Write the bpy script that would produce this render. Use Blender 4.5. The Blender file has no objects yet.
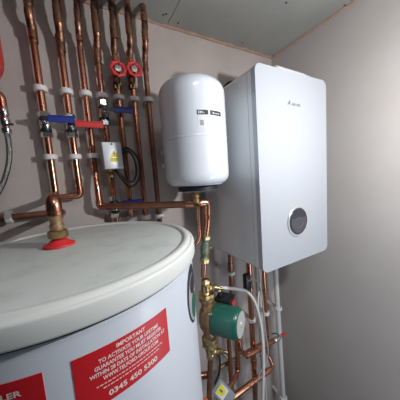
import bpy, bmesh, math, random
from mathutils import Vector, Matrix
random.seed(4)
C = bpy.context.scene.collection
V = Vector
PI = math.pi
BASE = {}

# ------------------------------------------------------------------ materials
def mat(name, col, rough=.5, metal=0., col2=None, scale=8., detail=4., bump=0., bscale=60., coat=0., lo=.35, hi=.65, spec=.5, rough2=None, stretch=None):
    m = bpy.data.materials.new(name); m.use_nodes = True
    nt = m.node_tree; N = nt.nodes; L = nt.links; b = N['Principled BSDF']
    b.inputs['Base Color'].default_value = (*col, 1); b.inputs['Roughness'].default_value = rough
    b.inputs['Metallic'].default_value = metal; b.inputs['Coat Weight'].default_value = coat
    b.inputs['Coat Roughness'].default_value = .08
    b.inputs['Specular IOR Level'].default_value = spec
    tc = N.new('ShaderNodeTexCoord'); src = tc.outputs['Object']
    if stretch:
        mp = N.new('ShaderNodeMapping'); mp.inputs['Scale'].default_value = stretch
        L.new(src, mp.inputs['Vector']); src = mp.outputs['Vector']
    if col2 or rough2 is not None:
        n = N.new('ShaderNodeTexNoise'); n.inputs['Scale'].default_value = scale; n.inputs['Detail'].default_value = detail
        n.inputs['Roughness'].default_value = .6
        L.new(src, n.inputs['Vector'])
        r = N.new('ShaderNodeMapRange'); r.inputs['From Min'].default_value = lo; r.inputs['From Max'].default_value = hi
        L.new(n.outputs['Fac'], r.inputs['Value'])
        if col2:
            mx = N.new('ShaderNodeMix'); mx.data_type = 'RGBA'
            mx.inputs[6].default_value = (*col, 1); mx.inputs[7].default_value = (*col2, 1)
            L.new(r.outputs['Result'], mx.inputs[0]); L.new(mx.outputs[2], b.inputs['Base Color'])
        if rough2 is not None:
            r2 = N.new('ShaderNodeMapRange'); r2.inputs['To Min'].default_value = rough; r2.inputs['To Max'].default_value = rough2
            L.new(r.outputs['Result'], r2.inputs['Value']); L.new(r2.outputs['Result'], b.inputs['Roughness'])
    if bump:
        n = N.new('ShaderNodeTexNoise'); n.inputs['Scale'].default_value = bscale; n.inputs['Detail'].default_value = 6
        L.new(src, n.inputs['Vector'])
        bp = N.new('ShaderNodeBump'); bp.inputs['Strength'].default_value = bump; bp.inputs['Distance'].default_value = .004
        L.new(n.outputs['Fac'], bp.inputs['Height']); L.new(bp.outputs['Normal'], b.inputs['Normal'])
    return m
M = {}
M['plaster'] = mat('pink_plaster', (.53,.475,.455), .85, col2=(.43,.375,.355), scale=3.5, bump=.22, bscale=28, lo=.3, hi=.72)
M['plaster_right'] = mat('grey_pink_plaster', (.47,.455,.445), .8, col2=(.43,.40,.385), scale=2.8, bump=.25, bscale=18, lo=.3, hi=.72)
M['board'] = mat('grey_plasterboard', (.30,.305,.295), .8, col2=(.265,.27,.26), scale=5, bump=.06)
M['edge_plaster'] = mat('ceiling_edge_plaster', (.44,.30,.235), .9, col2=(.36,.23,.17), scale=30, bump=.5, bscale=40)
M['gap'] = mat('dark_joint', (.05,.05,.05), .9)
M['floor'] = mat('concrete_floor', (.22,.2,.18), .9, col2=(.16,.15,.14), scale=6, bump=.3)
M['copper'] = mat('copper', (.72,.36,.235), .2, 1., col2=(.40,.18,.115), scale=14, rough2=.34, lo=.3, hi=.75, stretch=(1,1,.35))
M['old_copper'] = mat('tarnished_copper', (.50,.27,.17), .32, 1., col2=(.05,.032,.026), scale=26, rough2=.6, bump=.6, bscale=55, lo=.36, hi=.6, stretch=(1,1,.6))
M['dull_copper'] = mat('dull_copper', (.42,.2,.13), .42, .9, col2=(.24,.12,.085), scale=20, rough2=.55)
M['brass'] = mat('brass', (.68,.52,.26), .35, 1., col2=(.34,.23,.11), scale=40, bump=.3, bscale=90)
M['bronze'] = mat('cast_bronze', (.52,.36,.20), .48, .85, col2=(.36,.23,.13), scale=30, bump=.6, bscale=120)
M['verdigris'] = mat('verdigris_brass', (.34,.30,.18), .55, .6, col2=(.06,.22,.20), scale=45, bump=.5, bscale=90, lo=.45, hi=.58)
M['chrome'] = mat('chrome_plate', (.78,.77,.74), .2, 1.)
M['steel'] = mat('braided_steel', (.5,.5,.48), .35, 1., bump=.9, bscale=420)
M['black'] = mat('black_plastic', (.012,.012,.014), .4)
M['dark_metal'] = mat('dark_steel', (.03,.033,.045), .4, .4)
M['clip'] = mat('white_clip_plastic', (.74,.73,.74), .5)
M['blue'] = mat('blue_lever_paint', (.012,.03,.27), .45)
M['red'] = mat('red_paint', (.62,.03,.03), .4)
M['red_wheel'] = mat('red_handwheel_paint', (.58,.035,.04), .42)
M['red_tank'] = mat('red_enamel', (.5,.02,.015), .35, coat=.3)
M['red_rubber'] = mat('red_washer', (.70,.03,.035), .5)
M['tank'] = mat('white_coated_steel', (.58,.63,.71), .38, coat=.15)
M['lid'] = mat('pale_plastic_lid', (.62,.665,.65), .5, col2=(.50,.54,.525), scale=16, lo=.50, hi=.72, detail=8)
M['lid_rim'] = mat('pale_plastic_rim', (.64,.66,.65), .42)
M['vessel'] = mat('white_enamel', (.66,.71,.785), .24, coat=.4)
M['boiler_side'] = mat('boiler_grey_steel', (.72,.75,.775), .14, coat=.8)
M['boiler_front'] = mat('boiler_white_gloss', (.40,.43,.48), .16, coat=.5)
M['seam'] = mat('seam_shadow_gap', (.03,.03,.035), .7)
M['screen'] = mat('display_glass', (.055,.055,.07), .2, coat=.5)
M['screen_dark'] = mat('display_glass_dark', (.022,.024,.04), .12, coat=.5)
M['silver_ring'] = mat('silver_bezel', (.68,.70,.73), .3, .6)
M['grey_print'] = mat('grey_print', (.14,.14,.16), .5)
M['pale_print'] = mat('pale_grey_print', (.30,.31,.35), .5)
M['label_paper'] = mat('label_paper', (.66,.69,.74), .5)
M['black_print'] = mat('black_print', (.02,.02,.03), .5)
M['red_label'] = mat('red_label_vinyl', (.50,.012,.02), .42)
M['white_print'] = mat('white_print', (.80,.62,.62), .5)
M['zone_box'] = mat('brushed_aluminium', (.50,.53,.57), .42, .55)
M['grey_box'] = mat('grey_box_plastic', (.24,.255,.28), .5)
M['sticker'] = mat('yellow_sticker', (.75,.66,.03), .5)
M['sticker_white'] = mat('white_sticker', (.72,.72,.68), .5)
M['green'] = mat('green_motor_paint', (.012,.115,.082), .32, coat=.3)
M['green_badge'] = mat('badge_green', (.015,.11,.07), .4)
M['pump_plate'] = mat('pump_end_plate', (.62,.62,.60), .4, .3)
M['white_pipe'] = mat('white_plastic_pipe', (.66,.67,.66), .42)
M['white_cable'] = mat('white_cable', (.72,.72,.70), .45)
M['grey_cable'] = mat('grey_cable', (.42,.41,.40), .5)
M['orange'] = mat('orange_plastic', (.75,.17,.04), .5)

# ------------------------------------------------------------------ mesh helpers
def finish(name, bm, m, parent=None, ang=.65):
    bmesh.ops.recalc_face_normals(bm, faces=bm.faces[:])
    for f in bm.faces: f.smooth = True
    for e in bm.edges:
        if len(e.link_faces) == 2 and e.calc_face_angle(0) > ang: e.smooth = False
    off = V((0,0,0))
    p = parent
    while p is not None:
        if p.name in BASE: off = BASE[p.name]
        p = p.parent
    if off.length: bmesh.ops.translate(bm, vec=-off, verts=bm.verts[:])
    me = bpy.data.meshes.new(name); bm.to_mesh(me); bm.free()
    me.materials.append(m)
    o = bpy.data.objects.new(name, me); C.objects.link(o)
    if parent: o.parent = parent
    return o
def thing(name, label, cat, loc, group=None):
    o = bpy.data.objects.new(name, None); C.objects.link(o); o.location = loc; o.empty_display_size = .02
    o['label'] = label; o['category'] = cat
    if group: o['group'] = group
    BASE[o.name] = V(loc); return o
def tag(o, label, cat, group=None):
    o['label'] = label; o['category'] = cat
    if group: o['group'] = group
    return o
def struct(o): o['kind'] = 'structure'; return o
def rnd(pts, r=.02, n=6):
    """fillet the inner corners of a polyline"""
    P = [V(p) for p in pts]; out = [P[0]]
    for i in range(1, len(P)-1):
        a, b, c = P[i-1], P[i], P[i+1]
        u = (a-b); w = (c-b); d = min(r, u.length*.48, w.length*.48)
        s, e = b+u.normalized()*d, b+w.normalized()*d
        for k in range(n+1):
            t = k/n; out.append(s*(1-t)**2 + b*2*t*(1-t) + e*t*t)
    out.append(P[-1]); return out
def smooth_path(pts, n=8):
    P = [V(p) for p in pts]; out = []
    Q = [P[0]*2-P[1]] + P + [P[-1]*2-P[-2]]
    for i in range(1, len(Q)-2):
        p0,p1,p2,p3 = Q[i-1:i+3]
        for k in range(n):
            t = k/n
            out.append(.5*((2*p1)+(p2-p0)*t+(2*p0-5*p1+4*p2-p3)*t*t+(3*p1-p0-3*p2+p3)*t**3))
    out.append(P[-1]); return out
def tube(bm, pts, r, seg=16, cap=True):
    pts = [V(p) for p in pts]
    q = [pts[0]]
    for p in pts[1:]:
        if (p-q[-1]).length > 1e-5: q.append(p)
    pts = q; n = len(pts)
    rr = r if isinstance(r, (list,tuple)) else [r]*n
    if len(rr) != n: rr = [rr[min(len(rr)-1, int(i*len(rr)/n))] for i in range(n)]
    T = []
    for i in range(n):
        t = (pts[min(i+1,n-1)]-pts[max(i-1,0)]).normalized(); T.append(t)
    up = V((1,0,0)) if abs(T[0].x) < .8 else V((0,1,0))
    a = (up - T[0]*up.dot(T[0])).normalized()
    rings = []
    for i in range(n):
        a = (a - T[i]*a.dot(T[i])).normalized(); b = T[i].cross(a)
        rings.append([bm.verts.new(pts[i]+(a*math.cos(2*PI*k/seg)+b*math.sin(2*PI*k/seg))*rr[i]) for k in range(seg)])
    for i in range(n-1):
        for k in range(seg):
            bm.faces.new((rings[i][k], rings[i][(k+1)%seg], rings[i+1][(k+1)%seg], rings[i+1][k]))
    if cap: bm.faces.new(rings[0][::-1]); bm.faces.new(rings[-1])
def lathe(bm, prof, o, d=(0,0,1), seg=32, sx=(1,0,0)):
    """prof: list of (radius, distance along d)"""
    o = V(o); d = V(d).normalized(); x = V(sx); 
    if abs(x.dot(d)) > .9: x = V((0,1,0))
    x = (x-d*x.dot(d)).normalized(); y = d.cross(x); prev = None; first = None
    for r, h in prof:
        if r < 1e-6: ring = [bm.verts.new(o+d*h)]
        else: ring = [bm.verts.new(o+d*h+(x*math.cos(2*PI*k/seg)+y*math.sin(2*PI*k/seg))*r) for k in range(seg)]
        if prev:
            if len(prev) == 1 and len(ring) > 1:
                for k in range(seg): bm.faces.new((prev[0], ring[(k+1)%seg], ring[k]))
            elif len(ring) == 1 and len(prev) > 1:
                for k in range(seg): bm.faces.new((prev[k], prev[(k+1)%seg], ring[0]))
            elif len(ring) > 1:
                for k in range(seg): bm.faces.new((prev[k], prev[(k+1)%seg], ring[(k+1)%seg], ring[k]))
        else: first = ring
        prev = ring
    if len(first) > 1: bm.faces.new(first[::-1])
    if len(prev) > 1: bm.faces.new(prev)
def box(bm, lo, hi, mtx=None, bev=0., seg=2):
    lo, hi = V(lo), V(hi); c = (lo+hi)/2; s = hi-lo
    t = bmesh.new(); bmesh.ops.create_cube(t, size=1)
    bmesh.ops.scale(t, vec=s, verts=t.verts[:])
    if bev: bmesh.ops.bevel(t, geom=t.edges[:], offset=bev, segments=seg, profile=.5, affect='EDGES')
    bmesh.ops.translate(t, vec=c, verts=t.verts[:])
    if mtx is not None: bmesh.ops.transform(t, matrix=mtx, verts=t.verts[:])
    me = bpy.data.meshes.new('tmp'); t.to_mesh(me); t.free(); bm.from_mesh(me); bpy.data.meshes.remove(me)
def prism(bm, outline, d0, d1, mtx=None):
    """outline in local xy, extruded in local z"""
    a = [V((x,y,d0)) for x,y in outline]; b = [V((x,y,d1)) for x,y in outline]
    if mtx is not None: a = [mtx@p for p in a]; b = [mtx@p for p in b]
    a = [bm.verts.new(p) for p in a]; b = [bm.verts.new(p) for p in b]; n = len(a)
    bm.faces.new(a[::-1]); bm.faces.new(b)
    for i in range(n): bm.faces.new((a[i], a[(i+1)%n], b[(i+1)%n], b[i]))
def rrect(x0,y0,x1,y1,r,n=8):
    out = []
    for cx,cy,a0 in ((x1-r,y1-r,0),(x0+r,y1-r,90),(x0+r,y0+r,180),(x1-r,y0+r,270)):
        for k in range(n+1):
            a = math.radians(a0+90*k/n); out.append((cx+r*math.cos(a), cy+r*math.sin(a)))
    return out
def hexnut(bm, o, r, h, d=(0,0,1)):
    lathe(bm, [(r*.86,0),(r,h*.12),(r,h*.88),(r*.86,h)], V(o)-V(d).normalized()*h/2, d, 6)
def text_bm(s, size, bold=0.0, space=1.0):
    cu = bpy.data.curves.new('t','FONT'); cu.body = s; cu.size = size; cu.align_x = 'CENTER'; cu.align_y = 'CENTER'
    cu.offset = bold; cu.space_character = space; cu.resolution_u = 3; cu.extrude = 0
    o = bpy.data.objects.new('t', cu); C.objects.link(o)
    dg = bpy.context.evaluated_depsgraph_get(); dg.update()
    me = bpy.data.meshes.new_from_object(o.evaluated_get(dg))
    bm = bmesh.new(); bm.from_mesh(me)
    bpy.data.objects.remove(o); bpy.data.curves.remove(cu); bpy.data.meshes.remove(me)
    return bm
def add_bm(dst, src, fn):
    for v in src.verts: v.co = fn(v.co)
    me = bpy.data.meshes.new('tmp'); src.to_mesh(me); src.free(); dst.from_mesh(me); bpy.data.meshes.remove(me)

# ------------------------------------------------------------------ the room
H = 2.366; XR = .574; XL = -1.25; YF = -2.0
def slab(name, lo, hi, m):
    bm = bmesh.new(); box(bm, lo, hi); return struct(finish(name, bm, m))
slab('wall_back', (XL-.1,0,0), (XR+.1,.1,H), M['plaster'])
slab('wall_right', (XR,YF,0), (XR+.1,0,H), M['plaster_right'])
slab('floor', (XL-.1,YF,-.1), (XR+.1,.1,0), M['floor'])
# ceiling boards with an open joint between them
bm = bmesh.new()
jx = -.112
box(bm, (XL-.1,YF,H), (jx-.0012,.1,H+.012)); box(bm, (jx+.0012,YF,H), (XR+.1,-.452,H+.012)); box(bm, (jx+.0012,-.449,H), (XR+.1,.1,H+.012))
ceil = struct(finish('ceiling', bm, M['board']))
bm = bmesh.new(); box(bm, (XL-.1,YF,H+.012), (XR+.1,.1,H+.06)); struct(finish('ceiling', bm, M['gap']))
def ragged(name, a, b, inward, w0, h):
    """strip of rough plaster in the angle between wall and ceiling"""
    a, b, inward = V(a), V(b), V(inward); n = 60; bm = bmesh.new(); prev = None
    for i in range(n+1):
        p = a.lerp(b, i/n); w = w0*(1+.45*math.sin(i*1.7)*random.random()+.3*(random.random()-.5)); hh = h*(1+.4*(random.random()-.5))
        ring = [bm.verts.new(p), bm.verts.new(p+inward*w), bm.verts.new(p+inward*.3*w-V((0,0,hh))), bm.verts.new(p-V((0,0,hh*1.2)))]
        if prev:
            for k in range(4): bm.faces.new((prev[k], prev[(k+1)%4], ring[(k+1)%4], ring[k]))
        prev = ring
    return struct(finish(name, bm, M['edge_plaster'], ang=3))
ragged('trim_1', (XL,0,H), (XR,0,H), (0,-1,0), .013, .006)
ragged('trim_2', (XR,0,H), (XR,YF,H), (-1,0,0), .011, .005)
for k, (x, y) in enumerate(((-.148,-.057),(-.138,-.068),(-.071,-.04),(.303,-.045),(.30,-.325),(.556,-.425))):
    bm = bmesh.new(); lathe(bm, [(.0045,0),(.0045,-.0012),(.002,-.0016),(0,-.0012)], (x,y,H), (0,0,1), 12)
    lab = ['left one of the close pair of black ceiling screws above the white vessel','right one of the close pair of black ceiling screws above the white vessel',
     'black screw head in the ceiling board just right of the board joint','black screw head in the ceiling above the boiler near the back corner','black screw head at the top edge of the photo in the ceiling above the boiler','black screw head in the ceiling beside the right wall'][k]
    tag(finish('ceiling_screw', bm, M['black']), lab, 'screw', 'screws in the ceiling boards')

# ------------------------------------------------------------------ hot water cylinder
TX, TY, TR = -.567, -.368, .287
tank = thing('hot_water_cylinder', 'large white hot water cylinder with pale grey lid and red labels, lower left', 'water cylinder', (TX,TY,0))
bm = bmesh.new(); lathe(bm, [(TR-.02,0),(TR-.004,.004),(TR,.02),(TR,.03),(TR,.5),(TR,1.2),(TR,1.44),(TR,1.468),(TR,1.472),(TR-.003,1.477),(0,1.477)], (TX,TY,0), seg=128)
body = finish('tank_body', bm, M['tank'], tank)
bm = bmesh.new(); lathe(bm, [(TR-.003,1.474),(TR+.0012,1.4745),(TR+.0012,1.4795),(TR-.003,1.480)], (TX,TY,0), seg=128)
finish('lid_gap', bm, M['seam'], tank)
bm = bmesh.new()
lathe(bm, [(.28,1.479),(.2925,1.479),(.2945,1.480),(.2950,1.482),(.2955,1.4835),(.2955,1.500),(.2955,1.5065),(.2952,1.5080)], (TX,TY,0), seg=160)
lid = finish('lid', bm, M['lid_rim'], tank, ang=.9)
bm = bmesh.new()
lathe(bm, [(.28,1.5070),(.2950,1.5070),(.2952,1.5080),(.2938,1.5108),(.2910,1.5122),(.2892,1.5128),(.2880,1.5120),(.2866,1.5128),(.284,1.5165),(.281,1.5180),(.276,1.5184),(.271,1.5170),(.2675,1.514),(.266,1.512),(.26,1.5118)], (TX,TY,0), seg=160)
finish('lid_rim', bm, M['lid_rim'], lid, ang=.9)
bm = bmesh.new(); lathe(bm, [(.2665,1.5118),(.2655,1.5134),(.2,1.5136),(0,1.5138)], (TX,TY,0), seg=128)
finish('lid_top', bm, M['lid'], lid)
def cyl(ang0, zc, rr):
    """x (metres along the surface, growing to the right when seen from outside) and y (up) to a point on the cylinder"""
    def f(p): a = math.radians(ang0)+p.x/TR; return V((TX+rr*math.cos(a), TY+rr*math.sin(a), zc+p.y))
    return f
def wrapped(outline_grid, f, nx=24):
    pass
def label_sheet(name, m, ang0, zc, w, h, rr, parent, th=.0004):
    bm = bmesh.new(); n = 30; rows = []
    f = cyl(ang0, zc, rr); g = cyl(ang0, zc, rr-th-.0003)
    for i in range(n+1):
        x = -w/2+w*i/n; rows.append([bm.verts.new(q(V((x,y,0)))) for q in (f,g) for y in (-h/2,h/2)])
    for a, b in zip(rows, rows[1:]):
        bm.faces.new((a[0],b[0],b[1],a[1])); bm.faces.new((a[2],a[3],b[3],b[2])); bm.faces.new((a[1],b[1],b[3],a[3])); bm.faces.new((a[0],a[2],b[2],b[0]))
    for r in (rows[0], rows[-1]): bm.faces.new((r[0],r[1],r[3],r[2]))
    return finish(name, bm, m, parent)
def write(lines, ang0, zc, rr, parent, m, name='lettering'):
    bm = bmesh.new(); f0 = cyl(ang0, zc, rr)
    for s, x, y, size, width in lines:
        t = text_bm(s, size, bold=size*.028)
        xs = [v.co.x for v in t.verts]; k = width/(max(xs)-min(xs)); mid = (max(xs)+min(xs))/2
        add_bm(bm, t, lambda p, k=k, mid=mid, x=x, y=y: f0(V(((p.x-mid)*k+x, p.y+y, 0))))
    return finish(name, bm, m, parent)
mainL = label_sheet('red_label', M['red_label'], -75.75, 1.396, .149, .083, TR+.0007, tank)
mainL['label'] = 'red sticker with white registration text and phone number'
rowsT = [('IMPORTANT',.004,.0335,.0088,.046),('TO ACTIVATE YOUR LIFETIME',.004,.0235,.0082,.096),('GUARANTEE YOU MUST REGISTER',.004,.0145,.0082,.108),
  ('WITHIN 28 DAYS OF INSTALLATION AT',.004,.0055,.0082,.122),('WWW.TELFORD-GROUP.COM',.004,-.0035,.0082,.090),('0345 450 5300',.004,-.0305,.0115,.080)]
write(rowsT, -75.75, 1.396, TR+.0011, mainL, M['white_print'])
def dashes(rows, ang0, zc, rr, parent, m, name):
    """rows of print too fine to read, as short strokes"""
    bm = bmesh.new(); f = cyl(ang0, zc, rr); R = random.Random(3)
    for x0, x1, y, h in rows:
        x = x0
        while x < x1:
            w = min(R.uniform(.002,.006), x1-x)
            if w > .0008:
                vs = [bm.verts.new(f(V((a,b,0)))) for a,b in ((x,y),(x+w,y),(x+w,y+h),(x,y+h))]; bm.faces.new(vs)
            x += w+.0014
    return finish(name, bm, m, parent)
dashes([(-.05,.058,-.0125,.0016),(-.042,.050,-.0185,.0016)], -75.75, 1.396, TR+.0011, mainL, M['white_print'], 'small_print')
leftL = label_sheet('red_label', M['red_label'], -111.7, 1.396, .150, .083, TR+.0007, tank)
leftL['label'] = 'red sticker cut off by the left edge of the photo, ending in LER'
write([('INSTALLER',.0205,.0240,.0105,.064)], -111.7, 1.396, TR+.0011, leftL, M['white_print'])
# oval badge round the right side
def oval(name, m, cx, cz, ax, az, rr, parent, ang0=-36.5, z0=1.397, clip=None):
    bm = bmesh.new(); f = cyl(ang0, z0, rr); n = 40
    rings = []
    for j in range(1, 9):
        rings.append([])
        for k in range(n):
            a = 2*PI*k/n; x = cx+ax*j/8*math.cos(a); y = cz+az*j/8*math.sin(a)
            if clip is not None: y = min(y, clip)
            rings[-1].append(bm.verts.new(f(V((x,y,0)))))
    bm.faces.new(rings[0])
    for a, b in zip(rings, rings[1:]):
        for k in range(n):
            try: bm.faces.new((a[k],a[(k+1)%n],b[(k+1)%n],b[k]))
            except ValueError: pass
    return finish(name, bm, m, parent)
bd = oval('oval_badge', M['black_print'], 0, 0, .044, .068, TR+.0006, tank); bd['label'] = 'oval black, silver and green badge'
oval('badge_field', M['silver_ring'], 0, -.008, .036, .055, TR+.0010, bd)
oval('badge_green', M['green_badge'], .005, -.030, .025, .030, TR+.0014, bd)
oval('badge_print', M['black_print'], .006, .022, .028, .022, TR+.0014, bd)

# ------------------------------------------------------------------ pipe clips
def clip(x, y, z, label, r=.0115, h=.018, ro=.0215, hor=False, group='white pipe clips'):
    c = thing('pipe_clip', label, 'pipe clip', (x,y,z), group)
    d = V((1,0,0)) if hor else V((0,0,1)); bm = bmesh.new()
    # broad ring, inner hole round the pipe
    seg = 28; pr = [(r+.0006,-h/2),(ro-.002,-h/2),(ro,-h/2+.002),(ro,h/2-.002),(ro-.002,h/2),(r+.0006,h/2)]
    o = V((x,y,z)); ax = V((0,1,0)) if hor else V((1,0,0)); ay = d.cross(ax); rings = []
    for rr, t in pr: rings.append([bm.verts.new(o+d*t+(ax*math.cos(2*PI*k/seg)+ay*math.sin(2*PI*k/seg))*rr) for k in range(seg)])
    for a, b in zip(rings, rings[1:]+rings[:1]):
        for k in range(seg): bm.faces.new((a[k],a[(k+1)%seg],b[(k+1)%seg],b[k]))
    finish('clip_ring', bm, M['clip'], c)
    bm = bmesh.new()
    e = V((.009,0,h/2-.001)) if not hor else V((h/2-.001,0,.009))
    box(bm, (x-e.x, y+ro-.003, z-e.z), (x+e.x, -.0002, z+e.z), bev=.001)
    finish('clip_foot', bm, M['clip'], c)
    return c
PX = [-.620,-.543,-.482,-.425,-.363,-.302,-.242]
TOPX = [-.613,-.535,-.474,-.418,-.358,-.302,-.238]
nth = ['first','second','third','fourth','fifth','sixth','seventh']
PY = -.04
RL = [.0112,.0112,.0108,.0108,.0108,.0108,.0108]
RU = [.0126,.0132,.0108,.0130,.0132,.0126,.0122]

def collar(bm, p, r, h, d=(0,0,1)):
    lathe(bm, [(r-.0016,-h/2),(r,-h/2+.0015),(r,h/2-.0015),(r-.0016,h/2)], p, d, 24)
def lumpy(x, z0, z1, r, k, amp=.0012):
    """uneven sooty solder and flux sections of a riser above z0"""
    R = random.Random(k); n = 46; pts = []; rr = []
    for i in range(n+1):
        t = i/n; z = z0+(z1-z0)*t; s = min(1, max(0, (z-2.165)/.075)); s = s*s*(3-2*s)
        pts.append(V((x[0]+(x[1]-x[0])*t+.0010*math.sin(t*11+k), PY+(-.032)*s+.0010*math.sin(t*13+k*2), z)))
        rr.append(r+amp*(math.sin(i*.9+k)*.6+R.uniform(-.5,.5)))
    return pts, rr
riser_label = [
 'first copper riser from the left, running down into the large elbow above the cylinder flange',
 'second copper riser from the left, bending left at its foot just above the cylinder lid',
 'third copper riser from the left, thin, turning right at its foot towards the vessel',
 'fourth copper riser from the left, carrying the silver valve box with the yellow sticker',
 'fifth copper riser from the left, with the left red handwheel on it',
 'sixth copper riser from the left, with the right red handwheel on it',
 'rightmost of the seven copper risers, beside the white expansion vessel']
SZ = 1.628
risers = []
for i in range(7):
    t = thing('copper_pipe', riser_label[i], 'pipe', (PX[i],PY,1.5), 'copper risers on the back wall')
    risers.append(t)
    x, r = PX[i], RL[i]
    zsplit = [2.155,2.125,2.16,2.12,2.105,2.105,2.13][i]
    # lower clean run
    if i == 0:
        path = rnd([(x,PY,zsplit+.01),(x,PY,SZ),(-.602,-.285,SZ)], .03)
    elif i == 1:
        path = rnd([(x,PY,zsplit+.01),(x,PY,SZ),(-.617,PY,SZ)], .026)
    elif i == 2:
        path = rnd([(x,PY,zsplit+.01),(x,PY,1.70),(x,PY-.015,1.66),(x,PY-.018,1.577),(x+.03,PY-.036,1.5762)], .02)
    else: path = [(x,PY,zsplit+.01),(x,PY,1.0),(x,PY,.12)]
    bm = bmesh.new(); tube(bm, path, r, 20); finish('pipe_run', bm, M['dull_copper' if i in (6,) else 'copper'], t)  # seventh riser: dull copper, with the shade on it put into the colour
    pts, rr = lumpy((x,TOPX[i]), zsplit, H+.004, RU[i], i*3+1, .0007 if i in (0,1,2) else .0014)
    bm = bmesh.new(); tube(bm, pts, rr, 20); u = finish('tarnished_pipe', bm, M['old_copper'], t); u['label'] = 'dark tarnished upper length of pipe'
    # soldered fittings
    for z, h in ([(2.19,.05),(2.265,.03)],[(2.17,.055),(2.235,.035)],[(2.2,.035),(2.27,.02)],[(2.16,.03),(2.245,.06)],[(2.15,.03),(2.235,.05)],[(2.17,.05),(2.26,.03)],[(2.25,.04),(2.32,.03)])[i]:
        p = min(pts, key=lambda q: abs(q.z-z)); bm = bmesh.new(); collar(bm, (p.x,p.y,z), RU[i]+.0012, h)
        finish('soldered_fitting', bm, M['old_copper'] if (i+int(z*100))%3 else M['copper'], t)
# coupler at bottom of riser 2 and elbow joints
bm = bmesh.new(); collar(bm, (PX[1],PY,1.682), .0132, .022); finish('soldered_fitting', bm, M['copper'], risers[1])
bm = bmesh.new(); tube(bm, rnd([(PX[1],PY,SZ+.032),(PX[1],PY,SZ),(PX[1]-.035,PY,SZ)], .024), .0136, 20); finish('elbow', bm, M['copper'], risers[1])
bm = bmesh.new(); tube(bm, rnd([(PX[2],PY-.018,1.603),(PX[2],PY-.018,1.577),(PX[2]+.024,PY-.032,1.5763)], .02), .0132, 20); finish('elbow', bm, M['copper'], risers[2])
bm = bmesh.new(); tube(bm, [(PX[2]+.018,PY-.028,1.5765),(-.206,-.2625,1.568)], .0130, 20); finish('horizontal_run', bm, M['dull_copper'], risers[2])
# foot of riser 1: large elbow, brass union, red washer on the lid
FX, FY = -.600, -.319
bm = bmesh.new(); tube(bm, rnd([(-.606,-.255,SZ+.004),(FX,FY,SZ+.004),(FX,FY,1.592)], .03, 10), .0172, 28); finish('large_elbow', bm, M['copper'], risers[0])
bm = bmesh.new(); collar(bm, (FX,FY,1.598), .0188, .012); finish('elbow_rim', bm, M['copper'], risers[0])
bm = bmesh.new(); lathe(bm, [(.0145,1.555),(.016,1.56),(.0165,1.568),(.0135,1.572),(.0145,1.590),(.0165,1.594),(.0165,1.602)], (FX,FY,0), seg=28)
un = finish('brass_union', bm, M['bronze'], risers[0])
bm = bmesh.new(); hexnut(bm, (FX,FY,1.5445), .0225, .021); finish('union_nut', bm, M['brass'], un)
bm = bmesh.new(); lathe(bm, [(.034,1.5140),(.0365,1.516),(.035,1.519),(.025,1.523),(.020,1.5285),(.015,1.531),(0,1.531)], (FX,FY,0), seg=40)
tag(finish('rubber_collar', bm, M['red_rubber']), 'round red collar sealing the brass stub on top of the cylinder lid', 'collar')
# clips: three rows on the risers
row = {2.006:'top row', 1.773:'middle row', 1.512:'bottom row'}
for i, z in [(0,2.006),(1,2.006),(2,2.006),(3,2.006),(4,2.006),(5,2.006),(6,2.010),(0,1.773),(1,1.773),(2,1.776),(2,1.512),(4,1.508),(5,1.506),(6,1.502)]:
    zz = min(row, key=lambda q: abs(q-z))
    if i == 2 and z < 1.6: continue
    clip(PX[i], PY, z, f'white plastic clip holding the {nth[i]} riser from the left, {row[zz]} of clips')

# left horizontal pipe with its clip, turning forward into the union
t = thing('copper_pipe', 'horizontal copper pipe entering from the left edge towards the cylinder union', 'pipe', (-.9,PY,1.574))
bm = bmesh.new(); tube(bm, rnd([(XL,PY,1.579),(-.605,PY,1.574),(-.605,-.20,1.574),(FX,FY+.012,1.576)], .024), .0115, 20); finish('pipe_run', bm, M['dull_copper'], t)
clip(-.757, PY, 1.5765, 'white plastic clip on the horizontal copper pipe at the left edge', hor=True)

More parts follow.
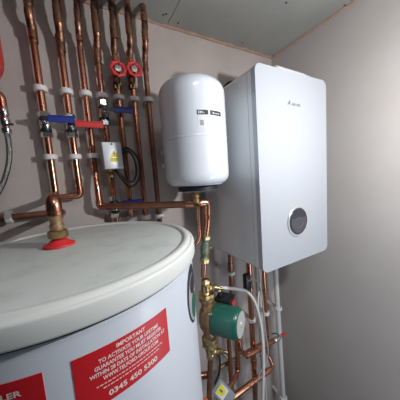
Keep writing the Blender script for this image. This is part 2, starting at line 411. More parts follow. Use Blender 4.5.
# ------------------------------------------------------------------ lever ball valves
def ball_valve(x, zt, zb, label, lever, zl, llen=.088, L0=.014, y=PY, st=.034):
    t = thing('ball_valve', label, 'valve', (x,y,zb), 'lever valves on the risers')
    zc = (zt+zb)/2; h = zt-zb; bm = bmesh.new()
    lathe(bm, [(.012,-h*.36),(.0145,-h*.3),(.0125,-h*.22),(.0175,-h*.12),(.0185,0),(.0175,h*.12),(.0125,h*.22),(.0145,h*.3),(.012,h*.36)], (x,y,zc), seg=28)
    lathe(bm, [(.009,0),(.009,st-.008),(.0065,st-.006),(.0065,st)], (x,y,zl), (0,-1,0), 20)
    finish('valve_body', bm, M['chrome'], t)
    for z in (zb+h*.13, zt-h*.13):
        bm = bmesh.new(); hexnut(bm, (x,y,z), .0185, h*.2); finish('compression_nut', bm, M['chrome'], t)
    for z in (zc+h*.2, zc-h*.2):
        bm = bmesh.new(); lathe(bm, [(.0168,-.004),(.0168,.004)], (x,y,z), seg=24); finish('seal_ring', bm, M['dark_metal'], t)
    bm = bmesh.new(); L = llen
    m = Matrix.Translation((x, y-st, zl)) @ Matrix.Rotation(PI/2, 4, 'X')
    prism(bm, [(L0,-.0100),(L*.5,-.0105),(L-.004,-.0112),(L,-.008),(L,.008),(L-.004,.0112),(L*.5,.0105),(L0,.0100)], -.0012, .0016, m)
    prism(bm, [(L0,-.0112),(L-.004,-.0112),(L-.004,-.0092),(L0,-.0092)], 0, .006, m)
    prism(bm, [(L0,.0092),(L-.004,.0092),(L-.004,.0112),(L0,.0112)], 0, .006, m)
    lv = finish('lever', bm, M[lever], t)
    bm = bmesh.new(); prism(bm, [(-.008,-.007),(L0+.01,-.008),(L0+.01,.008),(-.008,.007)], -.0010, .0010, m); finish('lever_tang', bm, M['dark_metal'], lv)
    bm = bmesh.new(); hexnut(bm, (x,y-st-.0035,zl), .0065, .006, (0,-1,0)); finish('lever_nut', bm, M['dark_metal'], lv)
    return t
ball_valve(PX[0], 1.932, 1.838, 'chrome ball valve with blue lever on the leftmost riser', 'blue', 1.894, .092, .014, PY, .050)
ball_valve(PX[1], 1.930, 1.840, 'chrome ball valve with red lever on the second riser from the left', 'red', 1.886, .106)
ball_valve(PX[3], 1.992, 1.888, 'chrome ball valve with blue lever just below the top clip of the fourth riser', 'blue', 1.948, .106, .030)
ball_valve(PX[3], 1.616, 1.520, 'chrome ball valve with blue lever low on the fourth riser, behind the horizontal pipe', 'blue', 1.582, .104, .028)

# ------------------------------------------------------------------ gate valves with red handwheels
def gate_valve(x, z, label):
    t = thing('gate_valve', label, 'valve', (x,PY,z-.03), 'gate valves with red wheels')
    bm = bmesh.new(); lathe(bm, [(.012,-.042),(.015,-.038),(.015,-.026),(.0115,-.022),(.0165,-.01),(.0175,0),(.0165,.01),(.0115,.022),(.015,.026),(.015,.038),(.012,.042)], (x,PY,z-.012), seg=24)
    d = V((.05,-1,.06)).normalized()
    lathe(bm, [(.013,.0),(.013,.022),(.010,.026),(.010,.034),(.0045,.036),(.0045,.052)], (x,PY,z), d, 20)
    finish('valve_body', bm, M['old_copper'], t)
    bm = bmesh.new(); hexnut(bm, (x,PY,z-.045), .0165, .016); finish('compression_nut', bm, M['brass'], t)
    c = V((x,PY,z))+d*.053; u = (V((1,0,0))-d*d.x).normalized(); w = d.cross(u)
    bm = bmesh.new(); n = 64; q = 12; rings = []
    for i in range(n):
        a = 2*PI*i/n; R = .0245+.0016*math.cos(8*a); cen = c+(u*math.cos(a)+w*math.sin(a))*R; rad = (u*math.cos(a)+w*math.sin(a))
        rings.append([bm.verts.new(cen+rad*.0062*math.cos(2*PI*k/q)+d*.0052*math.sin(2*PI*k/q)) for k in range(q)])
    for i in range(n):
        A, B = rings[i], rings[(i+1)%n]
        for k in range(q): bm.faces.new((A[k],A[(k+1)%q],B[(k+1)%q],B[k]))
    for a in range(4):
        an = PI/4+a*PI/2; dirv = u*math.cos(an)+w*math.sin(an)
        tube(bm, [c+dirv*.007, c+dirv*.022-d*.001], .0034, 10)
    lathe(bm, [(.0085,-.004),(.0085,.003)], c, d, 20)
    hw = finish('handwheel', bm, M['red_wheel'], t)
    bm = bmesh.new(); lathe(bm, [(.0115,.003),(.0115,.0042),(.004,.0052),(.0035,.0072),(0,.0072)], c, d, 24); finish('wheel_disc', bm, M['chrome'], hw)
gate_valve(PX[4]-.004, 2.090, 'gate valve with the left of the two red handwheels, on the fifth riser')
gate_valve(PX[5]-.004, 2.099, 'gate valve with the right of the two red handwheels, on the sixth riser')

# ------------------------------------------------------------------ zone valves
def warn_sticker(parent, f, w, h, yellow=None):
    """f maps (x,y,out) on the face to a point"""
    bm = bmesh.new(); vs = [bm.verts.new(f(x,y,.0006)) for x,y in ((-w/2,-h/2),(w/2,-h/2),(w/2,h/2),(-w/2,h/2))]; bm.faces.new(vs)
    s = finish('warning_sticker', bm, yellow or M['sticker'], parent)
    return s
t = thing('zone_valve', 'silver valve box with yellow warning sticker and black cable loop on the fourth riser', 'valve', (PX[3],PY,1.71))
bm = bmesh.new(); lathe(bm, [(.012,-.055),(.015,-.05),(.015,-.038),(.012,-.034),(.019,-.015),(.019,.015),(.012,.034),(.015,.038),(.015,.05),(.012,.055)], (PX[3],PY,1.745), seg=24)
lathe(bm, [(.013,0),(.013,.02)], (PX[3],PY,1.75), (0,-1,0), 20)
finish('valve_body', bm, M['brass'], t)
rotb = Matrix.Translation((PX[3]+.003,-.085,1.768)) @ Matrix.Rotation(math.radians(-1), 4, 'Y') @ Matrix.Rotation(math.radians(7), 4, 'Z')
bm = bmesh.new(); box(bm, (-.035,-.024,-.050), (.035,.024,.050), rotb, .003, 3)
hb = finish('housing', bm, M['zone_box'], t)
bm = bmesh.new(); lathe(bm, [(.0035,0),(.0035,.001),(0,.0014)], rotb@V((0,-.024,.042)), rotb.to_3x3()@V((0,-1,0)), 12); finish('cover_screw', bm, M['dark_metal'], hb)
s = None
bm = bmesh.new(); f = lambda x,y: rotb@V((x,-.0246,y))
vs = [bm.verts.new(f(x,y)) for x,y in ((-.012,-.024),(.022,-.024),(.022,-.008),(-.012,-.008))]; bm.faces.new(vs)
vs = [bm.verts.new(f(x,y)) for x,y in ((-.010,-.006),(.020,-.006),(.005,.021))]; bm.faces.new(vs)
s = finish('warning_sticker', bm, M['sticker'], hb)
bm = bmesh.new(); f = lambda x,y: rotb@V((x,-.0250,y))
for quad in (((.0035,.001),(.0065,.001),(.0072,.011),(.0028,.011)),((.0035,-.0035),(.0065,-.0035),(.0065,-.001),(.0035,-.001)),((-.009,-.013),(.019,-.013),(.019,-.0118),(-.009,-.0118)),((-.009,-.018),(.019,-.018),(.019,-.0168),(-.009,-.0168))):
    bm.faces.new([bm.verts.new(f(*q)) for q in quad])
finish('sticker_print', bm, M['grey_print'], s)
bm = bmesh.new()
tube(bm, smooth_path([(-.392,-.085,1.792),(-.378,-.095,1.797),(-.364,-.10,1.785),(-.368,-.098,1.778),(-.38,-.092,1.783)], 8), .0042, 10)
tube(bm, smooth_path([(-.386,-.088,1.790),(-.368,-.092,1.80),(-.345,-.10,1.785),(-.322,-.10,1.745),(-.322,-.098,1.695),(-.345,-.10,1.655),(-.372,-.10,1.648),(-.392,-.095,1.675),(-.405,-.085,1.705),(-.415,-.075,1.716)], 10), .0046, 10)
tube(bm, smooth_path([(-.386,-.084,1.775),(-.362,-.085,1.790),(-.340,-.09,1.760),(-.336,-.095,1.705),(-.352,-.095,1.668),(-.375,-.09,1.672),(-.398,-.08,1.70),(-.41,-.072,1.716)], 10), .0040, 10)
finish('cable', bm, M['black'], t)

# ------------------------------------------------------------------ white expansion vessel
VX, VY, VR = -.162, -.284, .115
t = thing('expansion_vessel', 'tall white expansion vessel hung on the back wall left of the boiler', 'expansion vessel', (VX,VY,1.63))
def arc(r0, z0, r, z, n=8, up=True): return [(r0-r+r*math.cos(PI/2*k/n), z0+(1 if up else -1)*r*math.sin(PI/2*k/n)*z/r) for k in range(n+1)]
zt, zb = 1.996, 1.636
prof = [(0,zb)] + [(VR*.80,zb)] + [(VR-.035+.035*math.sin(PI/2*k/8), zb+.038-.038*math.cos(PI/2*k/8)) for k in range(1,9)]
prof += [(VR,1.68),(VR,1.73),(VR,1.775),(VR,1.787),(VR,1.789),(VR+.0010,1.7905),(VR+.0010,1.7935),(VR,1.795),(VR,1.797),(VR,1.81),(VR,1.85),(VR,1.90),(VR,zt-.06),(VR,zt-.052)]
prof += [(VR-.050+.050*math.cos(PI/2*k/9), zt-.052+.046*math.sin(PI/2*k/9)) for k in range(1,10)] + [(VR*.25,zt-.001),(0,zt)]
bm = bmesh.new(); lathe(bm, prof, (VX,VY,0), seg=96); shell = finish('shell', bm, M['vessel'], t, ang=1.2)
bm = bmesh.new(); lathe(bm, [(.066,1.618),(.073,1.618),(.073,1.638),(.066,1.639)], (VX,VY,0), seg=56); finish('base_ring', bm, M['dark_metal'], t)
bm = bmesh.new(); lathe(bm, [(.0,1.612),(.064,1.613),(.070,1.618),(.071,1.6195),(0,1.6195)], (VX,VY,0), seg=48); finish('base_cap', bm, M['chrome'], t)
bm = bmesh.new(); lathe(bm, [(.0085,1.585),(.0085,1.613)], (VX-.012,VY,0), seg=20); hexnut(bm, (VX-.012,VY,1.598), .0145, .012); finish('inlet', bm, M['brass'], t)
bm = bmesh.new(); box(bm, (VX-.03,VY+VR-.004,1.74), (VX+.03,-.0005,1.78), bev=.002); box(bm, (VX-.035,-.006,1.72), (VX+.035,-.0004,1.80), bev=.002); finish('wall_bracket', bm, M['vessel'], t)
def vface(a0, zc, rr=VR+.0006):
    def f(x, y): a = math.radians(a0)+x/VR; return V((VX+rr*math.cos(a), VY+rr*math.sin(a), zc+y))
    return f
def vpatch(name, m, x0, x1, y0, y1, parent, rr, n=12):
    f = vface(-97, 1.842, rr); bm = bmesh.new(); prev = None
    for i in range(n+1):
        x = x0+(x1-x0)*i/n; r = [bm.verts.new(f(x,y0)), bm.verts.new(f(x,y1))]
        if prev: bm.faces.new((prev[0],r[0],r[1],prev[1]))
        prev = r
    return finish(name, bm, m, parent)
vl = vpatch('rating_label', M['label_paper'], -.030, .058, -.030, .026, shell, VR+.0004, 16)
vl['label'] = 'pale rating label with a black header bar'
def vbars(name, rects, m, rr):
    bm = bmesh.new(); f = vface(-97, 1.842, rr)
    for x0,y0,x1,y1 in rects:
        n = max(1, int((x1-x0)/.005))
        for i in range(n):
            a, b = x0+(x1-x0)*i/n, x0+(x1-x0)*(i+1)/n
            bm.faces.new([bm.verts.new(f(*q)) for q in ((a,y0),(b,y0),(b,y1),(a,y1))])
    return finish(name, bm, m, vl)
vbars('header_bar', [(-.030,.010,.058,.024)], M['black_print'], VR+.0008)
vbars('header_print_glint', [(.0055,.010,.0115,.0242),(-.027,.013,-.024,.021),(-.022,.013,-.019,.021),(-.017,.014,-.013,.020),(-.010,.013,-.008,.018),(.022,.014,.026,.019),(.029,.014,.032,.018),(.036,.014,.041,.018),(.045,.014,.050,.018)], M['label_paper'], VR+.0011)  # first tall pale bar is a highlight painted across the header, the rest is print
R = random.Random(8); rc = []
for j in range(5):
    x = .0
    while x < .054:
        w = R.uniform(.003,.008); rc.append((x, .003-.0065*j, min(x+w,.055), .0046-.0065*j)); x += w+.003
rc += [(-.023,-.022,-.011,-.006)]
vbars('small_print', rc, M['pale_print'], VR+.0008)

# ------------------------------------------------------------------ boiler
BX0,BX1,BY0,BY1,BZ0,BZ1 = 0.0,.40,-.061,-.43,1.30,2.024
t = thing('boiler', 'white wall hung boiler with grey sides and a round dark display', 'boiler', (.2,-.061,BZ0))
def bodybox(name, y0, y1, r, m, inset=0., bev=.004):
    out = rrect(BX0+inset, BZ0+inset, BX1-inset, BZ1-inset, r, 10)
    bm = bmesh.new(); a = [bm.verts.new((x,y0,z)) for x,z in out]; b = [bm.verts.new((x,y1,z)) for x,z in out]; n = len(out)
    bm.faces.new(a); fr = bm.faces.new(b[::-1])
    for i in range(n): bm.faces.new((a[i],a[(i+1)%n],b[(i+1)%n],b[i]))
    if bev: bmesh.ops.bevel(bm, geom=list(fr.edges), offset=bev, segments=4, profile=.5, affect='EDGES')
    return finish(name, bm, m, t, ang=.5)
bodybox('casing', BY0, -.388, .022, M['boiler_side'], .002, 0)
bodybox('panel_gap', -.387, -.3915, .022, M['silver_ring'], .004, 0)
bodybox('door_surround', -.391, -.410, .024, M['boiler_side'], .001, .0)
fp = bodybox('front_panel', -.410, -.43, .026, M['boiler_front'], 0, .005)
bm = bmesh.new(); box(bm, (.03,-.061,1.42), (.06,-.0004,1.95)); box(bm, (.34,-.061,1.42), (.37,-.0004,1.95)); box(bm, (.03,-.02,1.85), (.37,-.0004,1.95)); finish('wall_frame', bm, M['boiler_side'], t)
DC = V((.199,-.43,1.463))
bm = bmesh.new(); lathe(bm, [(.052,0),(.060,.0005),(.062,.002),(.060,.0035),(.052,.003)], DC, (0,-1,0), 64)
ring = finish('display', bm, M['silver_ring'], t)
bm = bmesh.new(); lathe(bm, [(0,.0008),(.0535,.0008),(.0535,.0038),(.0525,.0046),(0,.0050)], DC, (0,-1,0), 64); sc = finish('display_glass', bm, M['screen_dark'], ring)
bm = bmesh.new(); out = []
for k in range(41):
    a = math.radians(-198+216*k/40); out.append((.046*math.cos(a), .046*math.sin(a)))
mt = Matrix.Translation(DC+V((0,-.0050,0))) @ Matrix.Rotation(PI/2, 4, 'X'); prism(bm, out, 0, .0006, mt); finish('screen_field', bm, M['screen'], ring)
bm = bmesh.new(); 
for rr, a0, a1 in ((.030,200,340),(.018,20,160)):
    pts = [DC+V((rr*math.cos(math.radians(a0+(a1-a0)*k/16)), -.0056, rr*.8*math.sin(math.radians(a0+(a1-a0)*k/16)))) for k in range(17)]
    tube(bm, pts, .0009, 6)
finish('screen_marks', bm, M['grey_print'], ring)
# wordmark
bm = bmesh.new()
def onfront(x0, z0, shear=0.): return lambda p: V((x0+p.x+p.y*shear, -.4306, z0+p.y))
add_bm(bm, text_bm('A', .023, .0005), onfront(.165,1.912,.45))
add_bm(bm, text_bm('RISTON', .0120, .0002, 1.15), onfront(.203,1.908,.15))
wm = finish('wordmark', bm, M['grey_print'], fp)
# spigots under the boiler
for k,(x,y) in enumerate(((.085,-.12),(.206,-.12),(.31,-.12))):
    bm = bmesh.new(); lathe(bm, [(.012,1.262),(.015,1.266),(.015,1.29),(.012,1.301)], (x,y,0), seg=20); finish('spigot', bm, M['brass'], t)
bm = bmesh.new(); lathe(bm, [(0,1.270),(.018,1.272),(.024,1.280),(.024,1.3005)], (.13,-.26,0), seg=24); finish('drain_cup', bm, M['clip'], t)
# white tube lying on the boiler
bm = bmesh.new(); tube(bm, [(.150,-.375,2.0452),(.155,-.375,2.0452),(.30,-.380,2.0425),(.405,-.385,2.0365)], [.015,.0205,.018,.012], 24)
tag(finish('plastic_tube', bm, M['white_pipe']), 'short white plastic tube lying along the top edge of the boiler', 'tube')
bm = bmesh.new(); tube(bm, smooth_path([(.165,-.001,2.08),(.172,-.04,2.12),(.180,-.075,2.130),(.192,-.10,2.11),(.195,-.11,2.02)], 8), .0085, 12)
tag(finish('power_cable', bm, M['black']), 'short loop of black cable rising behind the top left corner of the boiler', 'cable')

# ------------------------------------------------------------------ tee below the vessel, leading to the pump
t = thing('copper_tee_pipe', 'copper tee and elbow under the white vessel leading down to the pump valves', 'pipe', (-.16,VY,1.33))
bm = bmesh.new(); tube(bm, [(VX-.012,VY,1.587),(VX-.012,VY,1.568)], .0095, 18); lathe(bm, [(.0125,1.572),(.0125,1.588)], (VX-.012,VY,0), seg=20); finish('vessel_connector', bm, M['brass'], t)
bm = bmesh.new(); tube(bm, rnd([(-.207,-.262,1.5685),(VX-.012,VY,1.5665),(-.130,VY-.004,1.5665),(-.131,VY,1.50),(-.1405,-.278,1.442)], .03, 10), .0136, 24); finish('pipe_run', bm, M['copper'], t)
bm = bmesh.new(); tube(bm, rnd([(-.160,VY,1.568),(-.130,VY-.004,1.568),(-.131,VY,1.525)], .032, 10), .0160, 24); finish('elbow', bm, M['copper'], t)
bm = bmesh.new(); collar(bm, (-.131,VY,1.512), .0162, .018); finish('soldered_fitting', bm, M['copper'], t)
bm = bmesh.new(); tube(bm, [(-.194,-.27,1.568),(-.158,VY,1.567)], .0142, 20); finish('tee', bm, M['copper'], t)
bm = bmesh.new(); tube(bm, rnd([(-.168,VY+.002,1.56),(-.171,VY+.002,1.43),(-.205,VY+.01,1.405),(-.225,-.11,1.405),(-.225,0,1.405)], .022, 8), .0078, 18); finish('thin_branch', bm, M['copper'], t)
# check valve, verdigris
t = thing('check_valve', 'brass valve stained green with verdigris on the vertical pipe above the pump', 'valve', (-.147,-.275,1.32))
ax = V((-.0095,.012,-.118)).normalized(); o = V((-.1405,-.278,1.445))
bm = bmesh.new(); lathe(bm, [(.012,0),(.0165,.004),(.0165,.018),(.0135,.024),(.0150,.040),(.0175,.05),(.0175,.075),(.0135,.084),(.0135,.094),(.0175,.098),(.0175,.112),(.012,.118)], o, ax, 24); finish('valve_body', bm, M['verdigris'], t)
bm = bmesh.new(); hexnut(bm, o+ax*.012, .0195, .016, ax); finish('compression_nut', bm, M['brass'], t)
bm = bmesh.new(); hexnut(bm, o+ax*.106, .0200, .018, ax); finish('compression_nut', bm, M['brass'], t)
bm = bmesh.new(); lathe(bm, [(.007,0),(.007,.026),(.0045,.028)], o+ax*.058, (.9,-.5,0), 14); finish('drain_stub', bm, M['bronze'], t)
q0 = o+ax*.118
t = thing('copper_pipe', 'short bare copper pipe between the green stained valve and the upper pump valve', 'pipe', tuple(q0+ax*.06))
bm = bmesh.new(); tube(bm, [q0-ax*.004, q0+ax*.056], .0112, 20); finish('pipe_run', bm, M['copper'], t)
# pump with its two valves
PVX, PVY = -.1525, -.268
def pump_valve(z0, z1, label, flip):
    t = thing('pump_valve', label, 'valve', (PVX,PVY,min(z0,z1)), 'brass valves on the pump')
    h = abs(z0-z1); s = 1 if not flip else -1
    bm = bmesh.new(); lathe(bm, [(.0125,0),(.0165,.004),(.0165,.018),(.0145,.022),(.0195,h*.5),(.017,h*.7),(.022,h*.78),(.022,h)], (PVX,PVY,z0), (0,0,-s), 28); finish('valve_body', bm, M['brass'], t)
    bm = bmesh.new(); hexnut(bm, (PVX,PVY,z0-s*.011), .019, .016); finish('compression_nut', bm, M['brass'], t)
    bm = bmesh.new(); hexnut(bm, (PVX,PVY,z1+s*.010), .0335, .018); finish('union_nut', bm, M['brass'], t)
    bm = bmesh.new(); d = V((.80,-.58,-.12)); c = V((PVX,PVY,(z0+z1)/2+s*.004))
    lathe(bm, [(.014,.0),(.0155,.02),(.0105,.026),(.0135,.032),(.0115,.045),(.006,.055),(.0042,.072),(0,.074)], c, d, 20)
    finish('spindle', bm, M['brass'], t)
pump_valve(1.264, 1.190, 'brass pump valve with pointed spindle directly above the green pump', False)
pump_valve(.922, 1.002, 'brass pump valve with pointed spindle directly below the green pump', True)
MD = V((.53,-.84,.02)).normalized()
PC = V((-.143,-.262,1.100))
t = thing('circulation_pump', 'green circulation pump with bronze body and black terminal box', 'pump', tuple(PC))
bm = bmesh.new()
lathe(bm, [(.030,-.0945),(.030,-.080),(.021,-.074),(.023,-.05),(.034,-.03),(.036,0),(.034,.03),(.023,.05),(.021,.074),(.030,.080),(.030,.0945)], (PVX,PVY,1.096), (0,0,1), 28)
lathe(bm, [(.030,-.028),(.045,-.022),(.052,-.006),(.055,.014),(.060,.018),(.060,.030)], PC, MD, 40)
finish('volute', bm, M['bronze'], t)
bm = bmesh.new(); lathe(bm, [(.054,.030),(.0575,.032),(.0585,.045),(.0575,.115),(.054,.128),(.047,.134),(0,.134)], PC, MD, 48); mo = finish('motor', bm, M['green'], t)
bm = bmesh.new(); lathe(bm, [(.0465,.1335),(.0465,.1362),(.012,.1362),(.010,.139),(0,.139)], PC, MD, 40); finish('nameplate', bm, M['pump_plate'], mo)
side = MD.cross(V((0,0,1))).normalized(); upv = side.cross(MD)
for a in (45,135,225,315):
    dd = side*math.cos(math.radians(a))+upv*math.sin(math.radians(a))
    bm = bmesh.new(); lathe(bm, [(.005,-.004),(.005,.010),(.003,.012)], PC+dd*.0625+MD*.028, MD, 12); finish('motor_bolt', bm, M['chrome'], t)
# terminal box above the motor, on the far side
tm = Matrix.Translation(PC+MD*.070+V((.035,.045,.045))) @ Matrix(((MD.x,-MD.y*-1*-1,0,0),(MD.y,MD.x,0,0),(0,0,1,0),(0,0,0,1)))
bm = bmesh.new(); box(bm, (-.034,-.030,-.030), (.036,.030,.022), tm, .004, 3); tb = finish('terminal_box', bm, M['black'], t)
bm = bmesh.new(); box(bm, (.0365,-.018,-.016), (.040,.018,.010), tm, .001); finish('cover_strip', bm, M['red_wheel'], tb)
bm = bmesh.new(); lathe(bm, [(.010,0),(.010,.014),(.007,.018),(.007,.026)], tm@V((-.016,-.008,.020)), (-.1,-.1,1), 18); finish('cable_gland', bm, M['black'], tb)
g = tm@V((-.018,-.010,.042))
bm = bmesh.new(); tube(bm, smooth_path([g, g+V((.004,-.002,.016))]+[V(p) for p in [(0.041,-0.240,1.142),(0.087,-0.240,1.112),(0.128,-0.240,1.045),(0.155,-0.240,0.945),(0.166,-0.240,0.833),(0.164,-0.240,0.697),(0.154,-0.240,0.561),(0.138,-0.240,0.399)]]+[V((.10,-.22,.25)),V((.10,-.20,.02))], 10), .0072, 12)
finish('power_lead', bm, M['white_cable'], t)
# pipe below pump to the lower zone valve
t = thing('copper_pipe', 'short copper pipe dropping from the lower pump valve behind the grey valve box', 'pipe', (-.155,-.25,.6))
bm = bmesh.new(); tube(bm, smooth_path([(PVX,PVY,.925),(-.155,-.25,.80),(-.155,-.235,.70),(-.155,-.23,.40),(-.155,-.23,.05)], 6), .0115, 18); finish('pipe_run', bm, M['dull_copper'], t)
bm = bmesh.new(); tube(bm, smooth_path([(-.118,-.258,.93),(-.105,-.262,.89),(-.112,-.262,.83),(-.130,-.262,.80),(-.130,-.25,.775)], 8), .0045, 10)
tag(finish('black_cable', bm, M['black']), 'thin black cable hanging from below the pump to the grey valve box', 'cable')

# ------------------------------------------------------------------ lower zone valve with grey box
t = thing('zone_valve', 'tilted grey valve box with yellow warning sticker below the pump', 'valve', (-.05,-.16,.60))
bc = V((-.097,-.241,.716))
ez = V((.515,-.365,-.776)).normalized(); en = V((-.20,-.86,.42)); en = (en-ez*en.dot(ez)).normalized(); ex = ez.cross(en).normalized()
bmx = Matrix((( ex.x,en.x,ez.x,bc.x),(ex.y,en.y,ez.y,bc.y),(ex.z,en.z,ez.z,bc.z),(0,0,0,1)))
bm = bmesh.new(); box(bm, (-.031,-.034,-.045), (.031,.022,.060), bmx, .003, 3); hb = finish('housing', bm, M['grey_box'], t)
bm = bmesh.new(); f = lambda x,y,d: bmx@V((x,d-.002,y))
bm.faces.new([bm.verts.new(f(x,y,.0246)) for x,y in ((-.022,-.030),(.022,-.030),(.022,.018),(-.022,.018))]); s = finish('sticker', bm, M['sticker_white'], hb)
bm = bmesh.new(); bm.faces.new([bm.verts.new(f(x,y,.0251)) for x,y in ((-.021,-.030),(.006,-.030),(.021,-.004),(.021,.012),(-.021,-.002))] if False else [bm.verts.new(f(x,y,.0251)) for x,y in ((-.021,-.029),(.021,-.029),(.014,.000),(.0,.012),(-.014,.000))]); finish('warning_triangle', bm, M['sticker'], s)
bm = bmesh.new(); bm.faces.new([bm.verts.new(f(x,y,.0256)) for x,y in ((-.004,-.020),(.004,-.020),(.004,-.004),(-.004,-.004))]); finish('sticker_print', bm, M['grey_print'], s)
bm = bmesh.new(); lathe(bm, [(.015,-.04),(.018,-.03),(.018,-.018),(.020,0),(.018,.018),(.018,.03),(.015,.04)], (-.005,-.165,.555), (.85,.40,-.25), 24)
lathe(bm, [(.012,0),(.012,.10)], (-.005,-.165,.555), tuple(bc-V((-.005,-.165,.555))), 16)
finish('valve_body', bm, M['brass'], t)
bm = bmesh.new(); lathe(bm, [(.017,0),(.019,.003),(.019,.012),(.017,.015)], (-.042,-.20,.600), (.85,.40,-.25), 24); finish('plastic_collar', bm, M['white_pipe'], t)
bm = bmesh.new(); box(bm, (-.186,-.250,.690), (-.168,-.232,.722), bev=.003); tag(finish('cable_connector', bm, M['orange']), 'small orange connector beside the cylinder at the bottom', 'connector')

# stub pipes near the tank foot
def pipe(label, path, r=.0112, m='copper', fil=.02, grp=None, fittings=()):
    t = thing('copper_pipe', label, 'pipe', tuple(path[0]), grp)
    bm = bmesh.new(); tube(bm, rnd(path, fil), r, 18); finish('pipe_run', bm, M[m], t)
    for p, q, k in fittings:
        d = (V(q)-V(p)).normalized(); bm = bmesh.new(); lathe(bm, [(r*.98,0),(r+.0026,.001),(r+.0026,k-.001),(r*.98,k)], p, d, 20); finish('soldered_fitting', bm, M[m], t)
    return t
pipe('copper stub coming from behind the cylinder to the pipe below the pump', [(-.245,-.205,.826),(-.155,-.236,.820)], .0140)
# risers under the boiler
pipe('left copper pipe under the boiler, passing behind the pump and on down to the floor',
     [(.085,-.12,1.27),(.078,-.12,.97),(.052,-.108,.90),(.050,-.108,.0)], .0118, 'dull_copper', fittings=[((.083,-.12,1.22),(.0825,-.12,1.19),.035)])
pipe('copper pipe coming out from behind the pump and turning left at its foot',
     [(.082,-.122,.955),(.100,-.125,.925),(.087,-.125,.612),(.055,-.150,.612),(-.035,-.184,.612)], .0118, 'copper', fittings=[((.088,-.125,.65),(.0875,-.125,.62),.025)])
pipe('wide copper pipe under the middle of the boiler running straight down to the floor',
     [(.207,-.12,1.27),(.205,-.12,.0)], .0150, 'copper', fittings=[((.2065,-.12,1.05),(.206,-.12,.9),.03),((.206,-.12,.62),(.206,-.12,.5),.035)])
t = pipe('copper pipe under the boiler, rightmost, turning left at its foot to the grey box',
     [(.31,-.12,1.27),(.322,-.12,.575),(.322,-.155,.532),(.30,-.158,.532),(.010,-.158,.523)], .0112, 'copper', .018, fittings=[((.315,-.12,1.0),(.316,-.12,.9),.03)])
bm = bmesh.new(); tube(bm, [(.285,-.158,.5318),(.016,-.158,.5235)], .0152, 20); finish('wide_run', bm, M['copper'], t)
t = pipe('sloping copper branch crossing in front of the boiler pipes to the red tipped drain valve',
     [(.092,-.142,.800),(.095,-.153,.750),(.124,-.155,.700),(.345,-.155,.690)], .0105, 'copper', .02)
bm = bmesh.new(); tube(bm, [(.125,-.155,.6995),(.338,-.155,.6903)], .0135, 20); finish('wide_run', bm, M['copper'], t)
bm = bmesh.new(); collar(bm, (.0925,-.125,.80), .0140, .03); tube(bm, [(.0922,-.127,.80),(.092,-.145,.80)], .0120, 16); finish('tee', bm, M['copper'], t)
t = thing('drain_valve', 'small chrome drain valve with red tip beside the white plastic pipe', 'valve', (.345,-.155,.690))
dd = V((1,0,.02)).normalized(); bm = bmesh.new(); lathe(bm, [(.013,-.004),(.0145,0),(.0145,.014),(.009,.018),(.0115,.03),(.0115,.042),(.007,.046),(.007,.060)], (.345,-.155,.690), dd, 20); finish('valve_body', bm, M['chrome'], t)
bm = bmesh.new(); lathe(bm, [(.007,.056),(.0095,.058),(.0095,.082),(.006,.087),(0,.087)], (.345,-.155,.690), dd, 18); finish('red_cap', bm, M['red'], t)
bm = bmesh.new(); tube(bm, smooth_path([(.366,-.162,.697),(.355,-.175,.730),(.338,-.17,.745),(.320,-.158,.742)], 8), .003, 8); finish('wire_handle', bm, M['black'], t)
pipe('dull horizontal copper pipe behind the boiler pipes below the pump', [(.000,-.075,.632),(.318,-.075,.624)], .0100, 'dull_copper')
clip(.078, -.075, .630, 'pale clip on the dull horizontal pipe below the pump', r=.0102, ro=.0175, hor=True, group='pale clips under the boiler')
clip(.083, -.12, 1.165, 'pale clip on the left copper pipe under the boiler', r=.0120, ro=.021, group='pale clips under the boiler')
clip(.206, -.12, .856, 'pale clip on the wide copper pipe behind the white power lead', r=.0153, ro=.0225, group='pale clips under the boiler')
clip(.3175, -.12, .850, 'pale clip on the thin copper pipe under the right of the boiler', r=.0115, ro=.020, group='pale clips under the boiler')
# white plastic waste pipe by the corner
t = thing('plastic_pipe', 'white plastic pipe running down beside the corner under the boiler', 'pipe', (.46,-.09,0))
bm = bmesh.new(); tube(bm, [(.433,-.09,1.33),(.4795,-.09,.0)], .0150, 20); finish('pipe_run', bm, M['white_pipe'], t)
clip(.453, -.09, .812, 'white clip on the plastic pipe, near the red tipped valve', r=.0155, ro=.024)
clip(.4755, -.09, .165, 'white clip on the plastic pipe at the bottom edge of the photo', r=.0155, ro=.024)
bm = bmesh.new(); tube(bm, [(.362,-.03,1.30),(.380,-.03,.02)], .0065, 12)
tag(finish('plastic_conduit', bm, M['white_cable']), 'thin white conduit straight down the wall behind the looping cables', 'conduit')
bm = bmesh.new(); tube(bm, smooth_path([(0.134,-0.190,1.133),(0.174,-0.190,1.131),(0.206,-0.190,1.089),(0.224,-0.190,1.022),(0.232,-0.190,0.912),(0.241,-0.190,0.793),(0.251,-0.190,0.699),(0.236,-0.190,0.635),(0.193,-0.190,0.604),(0.169,-0.190,0.565),(0.162,-0.190,0.449)], 8), .0036, 8)
tag(finish('grey_cable', bm, M['grey_cable']), 'thin grey cable arching over the pipes under the boiler and hanging down', 'cable')
bm = bmesh.new(); tube(bm, smooth_path([(.26,-.17,1.3015)]+[(0.234,-0.170,1.088),(0.195,-0.190,1.010),(0.195,-0.190,0.888),(0.218,-0.190,0.786),(0.221,-0.190,0.702),(0.200,-0.190,0.595)], 8), .0042, 8)
tag(finish('white_wire', bm, M['white_cable']), 'thin white wire curling between the boiler pipes above the drain branch', 'cable')
bm = bmesh.new(); box(bm, (0.143,-.168,1.064), (0.176,-.137,1.149), bev=.004); bj = finish('junction_box', bm, M['black'])
tag(bj, 'black plastic junction box behind the pump under the boiler', 'box')

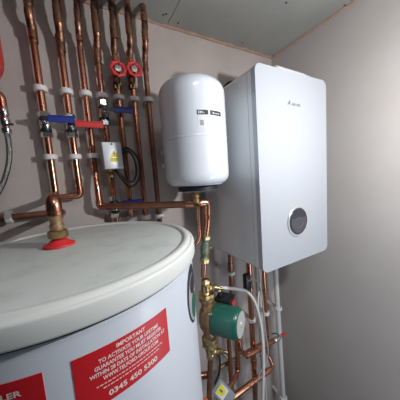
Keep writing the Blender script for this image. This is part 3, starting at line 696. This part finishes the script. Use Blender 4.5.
# ------------------------------------------------------------------ red vessel and hose at left edge
t = thing('red_expansion_vessel', 'red enamelled vessel just showing at the left edge', 'expansion vessel', (-.83,-.2,1.96))
RVX, RVR = -.825, .147
zt, zb = 2.28, 1.945
prof = [(0,zb),(RVR*.45,zb+.006)]+[(RVR-.06+.06*math.sin(PI/2*k/8), zb+.070-.060*math.cos(PI/2*k/8)) for k in range(9)]+[(RVR,zt-.14),(RVR+.003,zt-.135),(RVR+.003,zt-.125),(RVR,zt-.12),(RVR,zt-.07)]+[(RVR-.06+.06*math.cos(PI/2*k/8), zt-.07+.06*math.sin(PI/2*k/8)) for k in range(1,9)]+[(0,zt)]
bm = bmesh.new(); lathe(bm, prof, (RVX,-.2,0), seg=64); finish('shell', bm, M['red_tank'], t)
bm = bmesh.new(); box(bm, (RVX-.03,-.2+RVR-.004,2.05), (RVX+.03,-.0004,2.10)); finish('wall_bracket', bm, M['dark_metal'], t)
t = thing('flexible_hose', 'braided steel hose with copper elbow and chrome valve at the left edge', 'hose', (-.725,-.06,1.80))
bm = bmesh.new(); tube(bm, rnd([(-.80,-.06,1.972),(-.722,-.06,1.972),(-.723,-.06,1.925)], .03, 8), .0115, 18); finish('copper_elbow', bm, M['copper'], t)
bm = bmesh.new(); lathe(bm, [(.010,1.845),(.013,1.849),(.013,1.862),(.009,1.867),(.0125,1.876),(.0135,1.892),(.0105,1.900),(.0135,1.908),(.0135,1.922),(.0115,1.928)], (-.723,-.06,0), seg=20); lathe(bm, [(.004,0),(.004,.022)], (-.72,-.07,1.872), (.9,-.5,0), 10); finish('chrome_valve', bm, M['chrome'], t)
bm = bmesh.new(); tube(bm, smooth_path([(-.723,-.06,1.848),(-.7225,-.06,1.82),(-.726,-.06,1.775),(-.739,-.06,1.725),(-.765,-.06,1.665),(-.81,-.06,1.60)], 8), .0068, 14); finish('braided_hose', bm, M['steel'], t)
bm = bmesh.new(); 
for k in (-1,1):
    pts = smooth_path([(-.723,-.062,1.848),(-.7225,-.062,1.82),(-.726,-.062,1.775),(-.739,-.062,1.725),(-.765,-.062,1.665),(-.81,-.062,1.60)], 8)
    tube(bm, [p+V((k*.0056,-.001,0)) for p in pts], .0022, 8)
finish('hose_sleeve', bm, M['black'], t)

# ------------------------------------------------------------------ light
def light(kind, name, loc, energy, col, **k):
    d = bpy.data.lights.new(name, kind); d.energy = energy; d.color = col
    for a, b in k.items(): setattr(d, a, b)
    o = bpy.data.objects.new(name, d); C.objects.link(o); o.location = loc; return o
light('AREA', 'ceiling_panel', (-.35,-1.12,2.355), 2.6, (.95,.98,1), shape='DISK', size=.22)
light('POINT', 'work_lamp', (.135,-.97,1.84), 22.5, (1,.985,.975), shadow_soft_size=.018)
o = light('AREA', 'low_fill', (.40,-1.25,.80), 4.2, (.82,.91,1), shape='RECTANGLE', size=.3, size_y=.7)  # added fill, low on the right, to brighten the pump and boiler pipes
o.rotation_euler = (V((.1,-.1,.95))-V(o.location)).to_track_quat('-Z','Y').to_euler()
w = bpy.data.worlds.new('World'); bpy.context.scene.world = w; w.use_nodes = True
w.node_tree.nodes['Background'].inputs[0].default_value = (.72,.82,1,1); w.node_tree.nodes['Background'].inputs[1].default_value = .02

# ------------------------------------------------------------------ camera
cam = bpy.data.cameras.new('Camera'); co = bpy.data.objects.new('Camera', cam); C.objects.link(co)
co.location = (-.531,-.961,1.661); co.rotation_euler = (math.radians(84.0), math.radians(4.1), math.radians(-29.3))
cam.sensor_width = 36; cam.lens = 36*209.3/400; cam.clip_start = .01
bpy.context.scene.camera = co
sc = bpy.context.scene
sc.view_settings.view_transform = 'Standard'; sc.view_settings.look = 'None'; sc.view_settings.gamma = 1
sc.view_settings.use_curve_mapping = False; sc.view_settings.exposure = 0.0
